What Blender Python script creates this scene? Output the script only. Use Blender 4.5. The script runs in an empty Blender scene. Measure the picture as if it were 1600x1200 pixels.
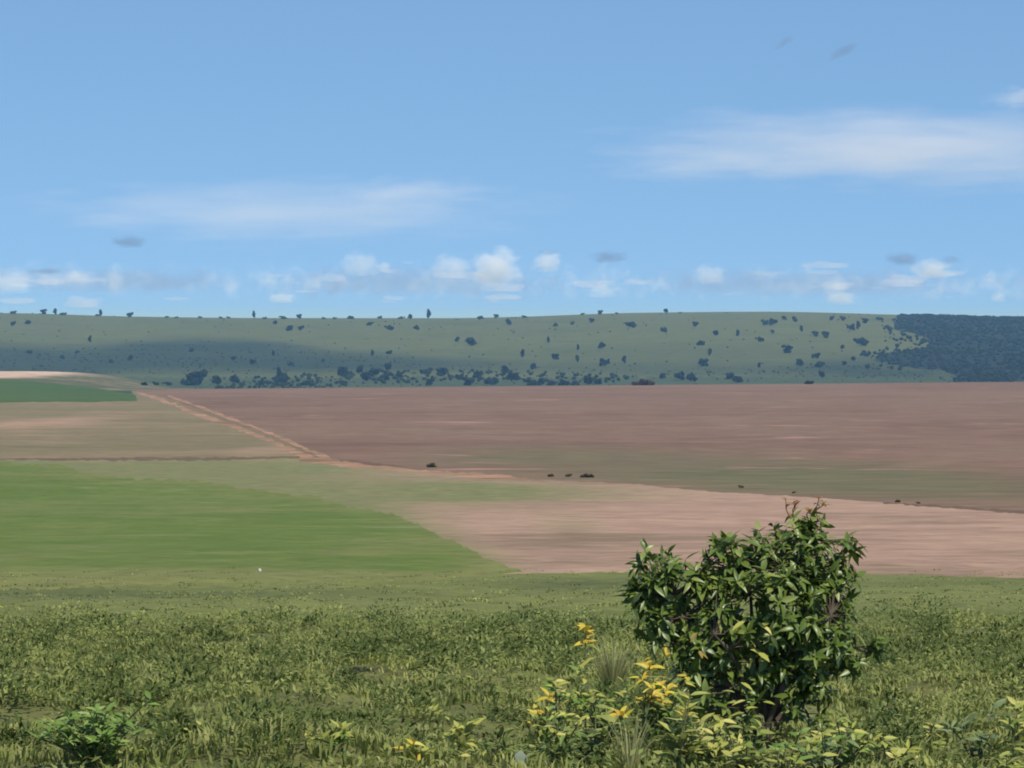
import bpy, bmesh, math, random
import numpy as np
from mathutils import Vector, Matrix, Euler
from mathutils.geometry import delaunay_2d_cdt

random.seed(7); RNG = np.random.default_rng(11)
S = bpy.context.scene
C = S.collection
R = math.radians

# ------------------------------------------------------------------ camera, sky, sun, exposure
F = 5692.0                                   # focal length in photo pixels (1600 wide): a long lens
ROW0 = 500.0                                 # photo row at eye level
PITCH = math.atan((600 - ROW0) / F)
cam = bpy.data.cameras.new('camera'); cam_o = bpy.data.objects.new('camera', cam); C.objects.link(cam_o)
cam.sensor_width = 36; cam.lens = F / 1600 * 36
cam.clip_start = 0.5; cam.clip_end = 400000
cam_o.location = (0, 0, 0); cam_o.rotation_euler = (R(90) - PITCH, 0, 0)
S.camera = cam_o
SUN_AZ, SUN_EL = 152.0, 56.0                 # azimuth clockwise from the view direction: behind right
w = bpy.data.worlds.new('World'); S.world = w; w.use_nodes = True
nt = w.node_tree; nt.nodes.clear()
sky = nt.nodes.new('ShaderNodeTexSky'); sky.sky_type = 'NISHITA'; sky.sun_disc = False
sky.sun_elevation = R(SUN_EL); sky.sun_rotation = R(SUN_AZ)
sky.air_density = 1.0; sky.dust_density = 0.0; sky.ozone_density = 1.5; sky.altitude = 900
tc = nt.nodes.new('ShaderNodeTexCoord')
lift = nt.nodes.new('ShaderNodeVectorMath'); lift.operation = 'ADD'; lift.inputs[1].default_value = (0, 0, 0.22)   # thin dry upland air: the horizon stays blue
nt.links.new(tc.outputs['Generated'], lift.inputs[0]); nt.links.new(lift.outputs[0], sky.inputs[0])
tint = nt.nodes.new('ShaderNodeMix'); tint.data_type = 'RGBA'; tint.blend_type = 'MULTIPLY'
tint.inputs[0].default_value = 1.0; tint.inputs[7].default_value = (0.92, 1.09, 1.10, 1)
bg = nt.nodes.new('ShaderNodeBackground'); bg.inputs[1].default_value = 0.146
out = nt.nodes.new('ShaderNodeOutputWorld')
nt.links.new(sky.outputs[0], tint.inputs[6]); nt.links.new(tint.outputs[2], bg.inputs[0]); nt.links.new(bg.outputs[0], out.inputs[0])
sun = bpy.data.lights.new('sun', 'SUN'); sun.energy = 4.9; sun.angle = R(0.53); sun.color = (1.0, 0.94, 0.82)
sun_o = bpy.data.objects.new('sun', sun); C.objects.link(sun_o)
SD = Vector((math.sin(R(SUN_AZ)) * math.cos(R(SUN_EL)), math.cos(R(SUN_AZ)) * math.cos(R(SUN_EL)), math.sin(R(SUN_EL))))
sun_o.rotation_euler = SD.to_track_quat('Z', 'Y').to_euler(); sun_o.location = (20, -20, 60)
S.view_settings.view_transform = 'Standard'; S.view_settings.look = 'None'
S.view_settings.exposure = 0.0; S.view_settings.gamma = 1.0
S.render.engine = 'CYCLES'
S.cycles.max_bounces = 6; S.cycles.transparent_max_bounces = 48; S.cycles.volume_bounces = 2
S.cycles.filter_width = 1.9                  # the photograph is soft all over

# ------------------------------------------------------------------ helpers
def tag(o, label=None, cat=None, group=None, kind=None):
    if label: o['label'] = label
    if cat: o['category'] = cat
    if group: o['group'] = group
    if kind: o['kind'] = kind
    return o
def link(name, data, parent=None, mat=None):
    o = bpy.data.objects.new(name, data); C.objects.link(o)
    if mat is not None and data is not None and not data.materials: data.materials.append(mat)
    if parent: o.parent = parent
    return o
def empty(name, loc, rz=0.0):
    o = bpy.data.objects.new(name, None); C.objects.link(o); o.location = loc; o.rotation_euler = (0, 0, rz)
    o.empty_display_size = 0.2
    return o
def mesh_np(name, V, Fc, smooth=False, attrs=None):
    """V (n,3), Fc (m,k) with k 3 or 4"""
    V = np.asarray(V, dtype=np.float32); Fc = np.asarray(Fc, dtype=np.int32)
    me = bpy.data.meshes.new(name); n, m, k = len(V), len(Fc), Fc.shape[1]
    me.vertices.add(n); me.vertices.foreach_set('co', V.ravel())
    me.loops.add(m * k); me.loops.foreach_set('vertex_index', Fc.ravel())
    me.polygons.add(m); me.polygons.foreach_set('loop_start', np.arange(0, m * k, k, dtype=np.int32))
    if smooth: me.polygons.foreach_set('use_smooth', np.ones(m, dtype=bool))
    for an, av in (attrs or {}).items():
        a = me.attributes.new(an, 'FLOAT', 'POINT'); a.data.foreach_set('value', np.asarray(av, dtype=np.float32))
    me.update(calc_edges=True); me.validate()
    return me
class Acc:
    def __init__(s): s.V = []; s.F = []; s.n = 0
    def add(s, V, Fc):
        s.V.append(np.asarray(V, dtype=np.float64)); s.F.append(np.asarray(Fc) + s.n); s.n += len(V)
    def mesh(s, name, smooth=False): return mesh_np(name, np.concatenate(s.V), np.concatenate(s.F), smooth)
_ph = RNG.uniform(0, 2 * np.pi, (64, 2)); _dr = RNG.uniform(0, 2 * np.pi, 64)
def wav(X, Y, lam, k0=0, n=7):
    z = 0
    for i in range(n):
        a = _dr[(k0 + i) % 64]; l = lam * (0.6 + 0.9 * ((i * 0.37 + k0 * 0.11) % 1))
        z = z + np.sin((X * np.cos(a) + Y * np.sin(a)) * 2 * np.pi / l + _ph[(k0 + i) % 64, 0])
    return z / math.sqrt(n)
def pchip(xs, ys):
    xs = np.array(xs, float); ys = np.array(ys, float); h = np.diff(xs); d = np.diff(ys) / h
    m = np.zeros(len(xs)); m[0] = d[0]; m[-1] = d[-1]
    for i in range(1, len(xs) - 1):
        if d[i - 1] * d[i] > 0:
            w1 = 2 * h[i] + h[i - 1]; w2 = h[i] + 2 * h[i - 1]
            m[i] = (w1 + w2) / (w1 / d[i - 1] + w2 / d[i])
    def f(x):
        x = np.clip(np.asarray(x, float), xs[0], xs[-1]); i = np.clip(np.searchsorted(xs, x) - 1, 0, len(xs) - 2)
        t = (x - xs[i]) / h[i]
        return ((1 + 2 * t) * (1 - t) ** 2 * ys[i] + t * (1 - t) ** 2 * h[i] * m[i] + t * t * (3 - 2 * t) * ys[i + 1] + t * t * (t - 1) * h[i] * m[i + 1])
    return f

# ------------------------------------------------------------------ the lie of the land (metres, camera at the origin)
PROF = pchip([-60, 0, 28, 70, 130, 200, 400, 600, 1000, 1600, 1800, 2100, 2400, 2600, 3000, 3500, 4000, 4300, 4700, 7000, 12000, 40000],
             [-0.4, -1.7, -3.20, -5.95, -9.05, -11.9, -17.2, -21.1, -24.7, -29.2, -33.5, -44, -45.5, -42.5, -28, -9.2, 3.6, 6.2, 2.0, -30, -36, -40])
RIDGE_X = [-2600, -900, -604, -453, -300, -76, 0, 150, 300, 450, 604, 900, 2600]
RIDGE_H = pchip(RIDGE_X, [0, 2, 2.0, -2.0, -3.8, -4.0, -2.6, 2.3, 3.6, 0.2, -3.6, -5, 0])
def H(X, Y):
    X = np.asarray(X, float); Y = np.asarray(Y, float)
    z = PROF(Y)
    rw = np.clip((Y - 2600) / 1500, 0, 1) * np.clip((8000 - Y) / 3000, 0, 1)
    Xr = X * 4300 / np.maximum(Y, 2600)
    z = z + rw * RIDGE_H(Xr)
    z = z + 11.8 * np.exp(-((np.minimum(X + 330, 0) / 900) ** 2 + (np.maximum(X + 330, 0) / 146) ** 8 + ((Y - 1930) / 300) ** 2))
    z = z + np.clip(X, -420, 420) * 0.0085 * np.clip((Y - 700) / 800, 0, 1) * np.clip((2350 - Y) / 600, 0, 1)
    near = np.clip((200 - Y) / 120, 0, 1)
    z = z + near * (0.085 * wav(X, Y, 2.6, 0) + 0.10 * wav(X, Y, 9, 9)) * np.clip((Y - 4) / 14, 0, 1)
    midf = np.clip((Y - 120) / 200, 0, 1) * np.clip((1500 - Y) / 500, 0, 1)
    z = z + midf * (0.12 * wav(X, Y, 45, 20) + 0.3 * wav(X, Y, 160, 30))
    hill = np.clip((Y - 2500) / 500, 0, 1) * np.clip((4250 - Y) / 500, 0, 1)
    z = z + hill * (0.8 * wav(X, Y, 170, 40) + 0.25 * wav(X, Y, 50, 50))
    return z
_YS = np.exp(np.linspace(math.log(12), math.log(4300), 5000))
def spot(px, row):
    """the point of the land that a photo pixel looks at, (X, Y)"""
    cp, sp = math.cos(PITCH), math.sin(PITCH)
    a = (px - 800) / F; b = (600 - row) / F
    d = (a, cp + b * sp, -sp + b * cp)
    X = _YS * d[0] / d[1]; Z = _YS * d[2] / d[1]
    g = H(X, _YS); hit = np.nonzero(Z <= g)[0]
    if len(hit) == 0: y = 4230.0
    else:
        i = hit[0]
        if i == 0: y = _YS[0]
        else:
            e0 = Z[i - 1] - g[i - 1]; e1 = Z[i] - g[i]; t = e0 / (e0 - e1); y = _YS[i - 1] + t * (_YS[i] - _YS[i - 1])
    return (y * d[0] / d[1], y)
def onland(X, Y, dz=0.0): return Vector((float(X), float(Y), float(H(X, Y)) + dz))

# ------------------------------------------------------------------ materials
def new_mat(name):
    m = bpy.data.materials.new(name); m.use_nodes = True
    n = m.node_tree; b = n.nodes['Principled BSDF']
    return m, n, b
def ramp(n, stops):
    r = n.nodes.new('ShaderNodeValToRGB'); e = r.color_ramp.elements
    while len(e) < len(stops): e.new(0.5)
    for i, (p, c) in enumerate(stops): e[i].position = p; e[i].color = (*c, 1)
    return r
def field_mat(name, a, b_, tone=None, big=60.0, small=6.0, stretch=1.0, fine=1.2, bump=0.25, rough=0.95, contrast=(0.3, 0.7), fleck=None):
    """soil or plant cover: two colours in patches of two sizes, a third colour where the attribute 'tone' is high"""
    m, n, p = new_mat(name); L = n.links
    geo = n.nodes.new('ShaderNodeNewGeometry')
    mp = n.nodes.new('ShaderNodeMapping'); mp.inputs['Scale'].default_value = (stretch, 1, 1); L.new(geo.outputs['Position'], mp.inputs[0])
    def noise(size, det=5.0, ro=0.6, off=0.0):
        t = n.nodes.new('ShaderNodeTexNoise'); t.inputs['Scale'].default_value = 1.0 / size; t.inputs['Detail'].default_value = det
        t.inputs['Roughness'].default_value = ro; L.new(mp.outputs[0], t.inputs['Vector']); return t
    n1 = noise(big); n2 = noise(small); n3 = noise(fine, 3)
    mx = n.nodes.new('ShaderNodeMath'); mx.operation = 'ADD'; L.new(n1.outputs[0], mx.inputs[0]); L.new(n2.outputs[0], mx.inputs[1])
    hf = n.nodes.new('ShaderNodeMath'); hf.operation = 'MULTIPLY'; hf.inputs[1].default_value = 0.5; L.new(mx.outputs[0], hf.inputs[0])
    r = ramp(n, [(contrast[0], a), (contrast[1], b_)]); L.new(hf.outputs[0], r.inputs[0])
    col = r.outputs[0]
    if tone:
        at = n.nodes.new('ShaderNodeAttribute'); at.attribute_name = 'tone'
        ad = n.nodes.new('ShaderNodeMath'); ad.operation = 'ADD'; L.new(at.outputs['Fac'], ad.inputs[0])
        sc = n.nodes.new('ShaderNodeMath'); sc.operation = 'MULTIPLY_ADD'; sc.inputs[1].default_value = 2.4; sc.inputs[2].default_value = -1.2
        L.new(hf.outputs[0], sc.inputs[0]); L.new(sc.outputs[0], ad.inputs[1]); ad.use_clamp = True
        mm = n.nodes.new('ShaderNodeMix'); mm.data_type = 'RGBA'; L.new(ad.outputs[0], mm.inputs[0]); L.new(col, mm.inputs[6])
        mm.inputs[7].default_value = (*tone, 1); col = mm.outputs[2]
    if fleck:
        fr = ramp(n, [(fleck[1], (0, 0, 0)), (fleck[1] + 0.06, (1, 1, 1))]); n4 = noise(fleck[2], 4, 0.65); L.new(n4.outputs[0], fr.inputs[0])
        mf = n.nodes.new('ShaderNodeMix'); mf.data_type = 'RGBA'; L.new(fr.outputs[0], mf.inputs[0]); L.new(col, mf.inputs[6]); mf.inputs[7].default_value = (*fleck[0], 1)
        col = mf.outputs[2]
    v = n.nodes.new('ShaderNodeMix'); v.data_type = 'RGBA'; v.blend_type = 'MULTIPLY'; v.inputs[0].default_value = 1
    fr2 = ramp(n, [(0.25, (0.74, 0.74, 0.74)), (0.75, (1.22, 1.22, 1.22))]); L.new(n3.outputs[0], fr2.inputs[0])
    L.new(col, v.inputs[6]); L.new(fr2.outputs[0], v.inputs[7]); L.new(v.outputs[2], p.inputs['Base Color'])
    bp = n.nodes.new('ShaderNodeBump'); bp.inputs['Strength'].default_value = bump; bp.inputs['Distance'].default_value = fine * 0.3
    L.new(n3.outputs[0], bp.inputs['Height']); L.new(bp.outputs[0], p.inputs['Normal'])
    p.inputs['Roughness'].default_value = rough; p.inputs['Specular IOR Level'].default_value = 0.15
    return m
def leaf_mat(name, cols, rough=0.45, trans=0.3, spec=0.4, patchy=0):
    """green matter: every leaf takes its own shade between the given colours"""
    m, n, p = new_mat(name); L = n.links
    geo = n.nodes.new('ShaderNodeNewGeometry'); oi = n.nodes.new('ShaderNodeObjectInfo')
    ad = n.nodes.new('ShaderNodeMath'); ad.operation = 'ADD'; L.new(geo.outputs['Random Per Island'], ad.inputs[0]); L.new(oi.outputs['Random'], ad.inputs[1])
    fr = n.nodes.new('ShaderNodeMath'); fr.operation = 'FRACT'; L.new(ad.outputs[0], fr.inputs[0])
    k = len(cols); r = ramp(n, [(i / max(k - 1, 1), c) for i, c in enumerate(cols)]); L.new(fr.outputs[0], r.inputs[0])
    c = r.outputs[0]
    if patchy:   # lusher and drier stands
        nz = n.nodes.new('ShaderNodeTexNoise'); nz.inputs['Scale'].default_value = 1 / patchy; nz.inputs['Detail'].default_value = 4; L.new(geo.outputs['Position'], nz.inputs['Vector'])
        pr = ramp(n, [(0.34, (0.52, 0.60, 0.50)), (0.5, (1, 1, 1)), (0.66, (1.45, 1.38, 1.35))]); L.new(nz.outputs[0], pr.inputs[0])
        mp = n.nodes.new('ShaderNodeMix'); mp.data_type = 'RGBA'; mp.blend_type = 'MULTIPLY'; mp.inputs[0].default_value = 1; L.new(c, mp.inputs[6]); L.new(pr.outputs[0], mp.inputs[7]); c = mp.outputs[2]
    L.new(c, p.inputs['Base Color']); p.inputs['Roughness'].default_value = rough; p.inputs['Specular IOR Level'].default_value = spec
    t = n.nodes.new('ShaderNodeBsdfTranslucent'); L.new(c, t.inputs[0])
    mx = n.nodes.new('ShaderNodeMixShader'); mx.inputs[0].default_value = trans
    o = n.nodes['Material Output']; L.new(p.outputs[0], mx.inputs[1]); L.new(t.outputs[0], mx.inputs[2]); L.new(mx.outputs[0], o.inputs[0])
    return m
def bark_mat(name, a, b_):
    m, n, p = new_mat(name); L = n.links
    tc = n.nodes.new('ShaderNodeTexCoord'); t = n.nodes.new('ShaderNodeTexNoise'); t.inputs['Scale'].default_value = 14; t.inputs['Detail'].default_value = 5
    L.new(tc.outputs['Object'], t.inputs['Vector']); r = ramp(n, [(0.35, a), (0.65, b_)]); L.new(t.outputs[0], r.inputs[0]); L.new(r.outputs[0], p.inputs['Base Color'])
    p.inputs['Roughness'].default_value = 0.9
    bp = n.nodes.new('ShaderNodeBump'); bp.inputs['Strength'].default_value = 0.5; L.new(t.outputs[0], bp.inputs['Height']); L.new(bp.outputs[0], p.inputs['Normal'])
    return m

M = {}
M['meadow']  = field_mat('meadow_soil_and_thatch', (0.085, 0.092, 0.026), (0.17, 0.17, 0.056), big=5, small=1.2, fine=0.25)
M['pasture'] = field_mat('pasture_grass', (0.105, 0.125, 0.034), (0.185, 0.190, 0.058), tone=(0.080, 0.092, 0.032), big=14, small=4, fine=0.6, stretch=0.6)
M['crop']    = field_mat('young_crop', (0.074, 0.118, 0.015), (0.132, 0.166, 0.036), tone=(0.160, 0.162, 0.050), big=24, small=6, fine=1.4, stretch=1.0, bump=0.1, contrast=(0.22, 0.78), fleck=((0.15, 0.175, 0.062), 0.63, 12))
M['stubble'] = field_mat('pink_stubble', (0.215, 0.146, 0.090), (0.43, 0.262, 0.195), tone=(0.165, 0.165, 0.066), big=34, small=9, fine=2.0, stretch=0.9, contrast=(0.38, 0.62))
M['stubble2'] = field_mat('tan_stubble', (0.145, 0.122, 0.056), (0.215, 0.160, 0.086), tone=(0.32, 0.205, 0.13), big=60, small=18, fine=3, stretch=0.6)
M['plough']  = field_mat('ploughed_red_soil', (0.132, 0.077, 0.044), (0.232, 0.138, 0.095), tone=(0.125, 0.112, 0.052), big=110, small=26, fine=5, stretch=0.75, fleck=((0.30, 0.17, 0.125), 0.62, 24))
M['track']   = field_mat('bare_pink_track', (0.18, 0.112, 0.058), (0.40, 0.225, 0.140), big=24, small=9, fine=1.5, contrast=(0.40, 0.62))
M['bank']    = field_mat('dark_earth_bank', (0.10, 0.060, 0.038), (0.16, 0.105, 0.062), big=20, small=4, fine=1)
M['verge']   = field_mat('dry_green_verge', (0.14, 0.105, 0.050), (0.20, 0.15, 0.075), big=25, small=5, fine=1)
M['crop2']   = field_mat('dark_green_crop', (0.042, 0.078, 0.012), (0.074, 0.108, 0.018), big=70, small=20, fine=4, stretch=0.5)
M['sand']    = field_mat('pale_sandy_soil', (0.40, 0.28, 0.20), (0.56, 0.42, 0.33), big=80, small=20, fine=5)
M['olive']   = field_mat('olive_scrub_ground', (0.075, 0.078, 0.034), (0.110, 0.106, 0.048), tone=(0.52, 0.37, 0.27), big=60, small=15, fine=4)
M['hill']    = field_mat('hill_grass', (0.056, 0.070, 0.021), (0.132, 0.138, 0.040), tone=(0.026, 0.038, 0.017), big=260, small=60, fine=12, stretch=0.7)  # the tone colour is a cloud shadow painted over the grass
M['scrub']   = field_mat('cloud_shadow_ground', (0.022, 0.034, 0.016), (0.036, 0.050, 0.022), big=120, small=30, fine=8)  # unused dark ground colour meant for the painted cloud shadow
M['scrub2']  = field_mat('green_scrub_ground', (0.034, 0.050, 0.018), (0.062, 0.078, 0.026), big=90, small=25, fine=6)
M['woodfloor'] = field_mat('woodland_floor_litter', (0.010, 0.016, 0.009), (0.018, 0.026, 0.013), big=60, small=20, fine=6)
M['far']     = field_mat('far_land', (0.06, 0.075, 0.035), (0.10, 0.10, 0.05), big=900, small=200, fine=40)
M['leaf']    = leaf_mat('shrub_leaf', [(0.050, 0.085, 0.011), (0.100, 0.155, 0.022), (0.155, 0.215, 0.038), (0.115, 0.170, 0.024), (0.27, 0.32, 0.080)], rough=0.38, trans=0.28, spec=0.5)
M['leaf_y']  = leaf_mat('yellow_leaf', [(0.56, 0.42, 0.035), (0.66, 0.54, 0.070), (0.52, 0.32, 0.026), (0.60, 0.56, 0.12)], trans=0.3)
M['leaf_yg'] = leaf_mat('yellow_green_leaf', [(0.27, 0.31, 0.055), (0.48, 0.46, 0.10), (0.21, 0.27, 0.050), (0.60, 0.54, 0.16)], trans=0.3)
M['leaf_o']  = leaf_mat('orange_shoot_leaf', [(0.34, 0.16, 0.030), (0.46, 0.27, 0.050), (0.24, 0.09, 0.025), (0.40, 0.30, 0.08)], trans=0.35)
M['leaf_b']  = leaf_mat('bright_green_leaf', [(0.110, 0.195, 0.030), (0.190, 0.290, 0.060), (0.135, 0.225, 0.036), (0.32, 0.40, 0.12)], trans=0.3)
M['leaf_d']  = leaf_mat('dark_green_leaf', [(0.060, 0.088, 0.020), (0.115, 0.150, 0.036), (0.080, 0.118, 0.026)], trans=0.25)
M['leaf_p']  = leaf_mat('pale_leaf_underside', [(0.40, 0.45, 0.33), (0.46, 0.50, 0.38)], rough=0.6, trans=0.2)
M['leaf_w']  = leaf_mat('meadow_weed_leaf', [(0.046, 0.068, 0.014), (0.086, 0.116, 0.025), (0.060, 0.092, 0.018), (0.125, 0.152, 0.038)], rough=0.6, trans=0.25, spec=0.25)
M['leaf_g']  = leaf_mat('grey_green_leaf', [(0.12, 0.17, 0.060), (0.19, 0.24, 0.095), (0.095, 0.14, 0.045), (0.27, 0.31, 0.15)], trans=0.25)
M['leaf_m']  = leaf_mat('meadow_leaf', [(0.135, 0.165, 0.040), (0.215, 0.245, 0.070), (0.170, 0.205, 0.052), (0.28, 0.295, 0.100)], rough=0.6, trans=0.3, spec=0.25, patchy=1.6)
M['blade']   = leaf_mat('grass_blade', [(0.185, 0.215, 0.050), (0.26, 0.275, 0.082), (0.21, 0.245, 0.060), (0.34, 0.33, 0.13), (0.19, 0.230, 0.052)], rough=0.65, trans=0.35, spec=0.2, patchy=3.0)
M['blade_p'] = leaf_mat('pale_grass_blade', [(0.30, 0.31, 0.12), (0.42, 0.40, 0.18), (0.35, 0.36, 0.15)], rough=0.65, trans=0.35, spec=0.2)
M['tree']    = leaf_mat('far_tree_foliage', [(0.010, 0.017, 0.007), (0.022, 0.032, 0.012), (0.015, 0.025, 0.010)], rough=0.8, trans=0.15, spec=0.1)
M['tree_r']  = leaf_mat('reddish_tree_foliage', [(0.060, 0.036, 0.020), (0.080, 0.050, 0.028)], rough=0.8, trans=0.15, spec=0.1)
M['bushb']   = leaf_mat('brown_bush_foliage', [(0.070, 0.050, 0.022), (0.105, 0.078, 0.034), (0.075, 0.070, 0.026)], rough=0.8, trans=0.15, spec=0.1)
M['bushg']   = leaf_mat('green_scrub_foliage', [(0.030, 0.044, 0.016), (0.050, 0.064, 0.022)], rough=0.8, trans=0.15, spec=0.1)
M['wood']    = leaf_mat('woodland_foliage', [(0.009, 0.017, 0.009), (0.017, 0.028, 0.013), (0.012, 0.022, 0.011)], rough=0.8, trans=0.1, spec=0.1)
M['bark']    = bark_mat('shrub_bark', (0.050, 0.036, 0.024), (0.12, 0.09, 0.062))
M['stem']    = bark_mat('green_stem', (0.10, 0.11, 0.045), (0.17, 0.16, 0.075))
M['stone']   = bark_mat('pale_stone', (0.34, 0.34, 0.30), (0.56, 0.56, 0.50))

# ------------------------------------------------------------------ the land, cut into fields
def wob(pts, step=9.0, amp=1.2, closed=True, seed=0):
    """a photo outline on the land, with an uneven edge -> world (X, Y)"""
    rr = random.Random(seed); out = []; n = len(pts)
    for i in range(n if closed else n - 1):
        (x0, y0), (x1, y1) = pts[i], pts[(i + 1) % n]
        k = max(1, int(math.hypot(x1 - x0, (y1 - y0) * 2) / step))
        for j in range(k):
            t = j / k; out.append((x0 + (x1 - x0) * t + rr.uniform(-2, 2), y0 + (y1 - y0) * t + rr.uniform(-amp, amp) * (0.3 + abs(math.sin(i * 1.7 + j)))))
    if not closed: out.append(pts[-1])
    return [spot(*p) for p in out]
def UV(X, Y): return (X / (Y + 60.0), math.log(Y + 60.0))
def strip(line, wid, seed):
    """a ribbon of the given half-heights (photo rows) along a photo line"""
    up = [(x, y - h) for (x, y), h in zip(line, wid)]; dn = [(x, y + h) for (x, y), h in zip(line, wid)]
    return wob(up + dn[::-1], 7, 1.5, True, seed)
TOPF = [(300, 611.5), (500, 609), (700, 606), (900, 603.5)]
MARG = [(470, 713), (540, 726), (620, 732), (700, 739), (770, 746), (860, 750), (1000, 757), (1120, 769), (1240, 775), (1330, 781), (1450, 791), (1600, 803), (1900, 826), (2300, 856)]
polys = []   # (object name, material, outline)   first match wins
polys.append(('dirt_track', 'track', strip([(215, 613), (255, 626), (310, 648), (370, 668), (425, 690), (475, 712), (500, 720)], [1.4, 2.6, 3.0, 3.2, 3.4, 4.8, 4], 1)))
polys.append(('dirt_track', 'track', strip([(262, 618), (320, 639), (372, 658), (430, 680), (480, 703), (530, 722)], [1.2, 2.0, 2.2, 2.4, 2.8, 2.4], 2)))
polys.append(('dirt_track', 'track', strip([(470, 716), (540, 726), (620, 733), (700, 740), (745, 744), (790, 746), (850, 752)], [4.5, 4, 2.6, 2.4, 5, 4, 1.2], 3)))
polys.append(('verge', 'verge', strip([(240, 617), (290, 638), (345, 658), (400, 678), (440, 694), (478, 708)], [2, 4, 5, 5, 5.5, 3], 4)))
polys.append(('earth_bank', 'bank', strip([(-500, 716), (0, 717), (115, 717.5), (250, 717.5), (380, 716.5), (470, 714)], [1.0, 1.2, 2.2, 2.2, 2.0, 1.2], 5)))
polys.append(('earth_bank', 'bank', strip([(510, 716), (560, 722), (600, 727), (640, 731)], [1.4, 2, 1.8, 0.8], 6)))
polys.append(('earth_bank', 'bank', strip([(1380, 786), (1480, 792), (1600, 800), (1900, 823)], [0.5, 1.5, 2.2, 2.5], 7)))
polys.append(('crop_field', 'crop', wob([(-900, 715), (-300, 718), (0, 722), (100, 727), (135, 738), (200, 747), (300, 752), (400, 766), (500, 778), (560, 792), (620, 806), (680, 832), (720, 851), (760, 872), (800, 885), (822, 895), (700, 903), (560, 906), (400, 910), (200, 915), (0, 921), (-900, 940)], 7, 3.6, True, 8)))
polys.append(('green_strip_field', 'crop2', wob([(-700, 592), (0, 592), (60, 597), (140, 605), (212, 618), (214, 627), (100, 628), (0, 629), (-700, 634)], 12, 0.8, True, 9)))
# big fields as bands in world coordinates
marg_w = wob(MARG, 10, 0.9, False, 11)
diag_w = [spot(*p) for p in [(500, 720), (470, 708), (425, 686), (372, 664), (315, 643), (255, 621), (205, 611)]]
crest_l = (-420, 1700)
polys.append(('ploughed_field', 'plough', diag_w[::-1] + marg_w[1:] + [(1100, 250), (2600, 600), (2600, 1830), (200, 1830), (-60, 1800), (-120, 1740), (-150, 1640), (-160, 1560)]))
low_w = wob([(822, 896), (980, 893.5), (1180, 895), (1380, 897), (1600, 903), (2300, 922)], 10, 1.0, False, 12)
polys.append(('stubble_field', 'stubble', [spot(0, 718), spot(250, 718.5)] + [spot(470, 716)] + marg_w[1:] + [spot(2300, 922)] + low_w[::-1] + [spot(700, 900), spot(300, 905), spot(0, 915), spot(-900, 930), spot(-900, 716)]))
polys.append(('tan_field', 'stubble2', [spot(-900, 716), spot(0, 717), spot(250, 717.5), spot(470, 715)] + diag_w[1:] + [spot(214, 627), spot(100, 628), spot(0, 629), spot(-900, 635)]))
polys.append(('scrubland', 'olive', [(-2600, 1500), (-2600, 2350), (2600, 2350), (2600, 1300), (300, 1780), (-110, 1700), (-158, 1540), (-215, 1400), (-420, 1000)]))
cloud_shadow_poly = wob([(-600, 547), (0, 544), (100, 547), (170, 543), (250, 536), (330, 533.5), (420, 537), (520, 552), (600, 557), (650, 562), (720, 569), (790, 573), (900, 575.5), (1050, 577), (1200, 577), (1290, 571), (1370, 568), (1420, 577), (1480, 584), (1500, 596), (1300, 590), (1000, 586), (700, 580), (500, 584), (250, 585), (-600, 588)], 12, 1.2, True, 13)  # outline of the cloud shadow painted into the hill colour
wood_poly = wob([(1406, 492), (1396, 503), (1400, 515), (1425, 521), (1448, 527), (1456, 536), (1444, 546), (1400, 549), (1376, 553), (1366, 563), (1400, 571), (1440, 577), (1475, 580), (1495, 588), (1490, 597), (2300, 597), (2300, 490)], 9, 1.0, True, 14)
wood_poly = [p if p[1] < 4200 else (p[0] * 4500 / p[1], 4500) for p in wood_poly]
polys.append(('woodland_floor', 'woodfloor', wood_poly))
# remaining classes by distance
def uvp(P):
    P = [UV(*p) for p in P]; o = []
    for (a, b), (c, d) in zip(P, P[1:] + P[:1]):     # no long edges: every outline follows the ground
        k = max(1, int(max(abs(c - a) / .006, abs(d - b) / .03))); o += [(a + (c - a) * t / k, b + (d - b) * t / k) for t in range(k)]
    return np.array(o)
PU = [(nm, mt, uvp(P)) for nm, mt, P in polys]
vs = np.concatenate([np.linspace(math.log(12), math.log(80), 26)[:-1], np.linspace(math.log(80), math.log(200), 60)[:-1], np.linspace(math.log(200), math.log(1900), 120)[:-1],
                     np.linspace(math.log(1900), math.log(4760), 70)[:-1], np.linspace(math.log(4760), math.log(16060), 10)])
us = np.concatenate([-np.geomspace(1.4, 0.2, 12)[:-1], np.linspace(-0.2, 0.2, 111), np.geomspace(0.2, 1.4, 12)[1:]])
pts = []; edges = []
gu, gv = np.meshgrid(us, vs)
ju = RNG.uniform(-0.2, 0.2, gu.shape) * 0.0036; ju[:, 0] = ju[:, -1] = 0; ju[0] = ju[-1] = 0
for a, b in zip((gu + ju).ravel(), gv.ravel()): pts.append(Vector((a, b)))
for nm, mt, P in PU:
    P = P.copy(); P[:, 0] = np.clip(P[:, 0], -1.39, 1.39); k0 = len(pts)
    for a, b in P: pts.append(Vector((a, b)))
    edges += [(k0 + i, k0 + (i + 1) % len(P)) for i in range(len(P))]
mead_edge = [(u, math.log(130 + 0 * u)) for u in us]
cv, ce, cf, *_ = delaunay_2d_cdt(pts, edges, [], 0, 1e-6)
cv = np.array([(v.x, v.y) for v in cv]); cf = np.array([f[:] for f in cf if len(f) == 3])
cen = cv[cf].mean(axis=1)
def inside(P, q):
    x, y = q[:, 0], q[:, 1]; r = np.zeros(len(q), bool); j = len(P) - 1
    for i in range(len(P)):
        xi, yi = P[i]; xj, yj = P[j]
        if yi != yj:
            r ^= ((yi > y) != (yj > y)) & (x < (xj - xi) * (y - yi) / (yj - yi) + xi)
        j = i
    return r
cls = np.full(len(cf), -1)
names = []
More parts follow.
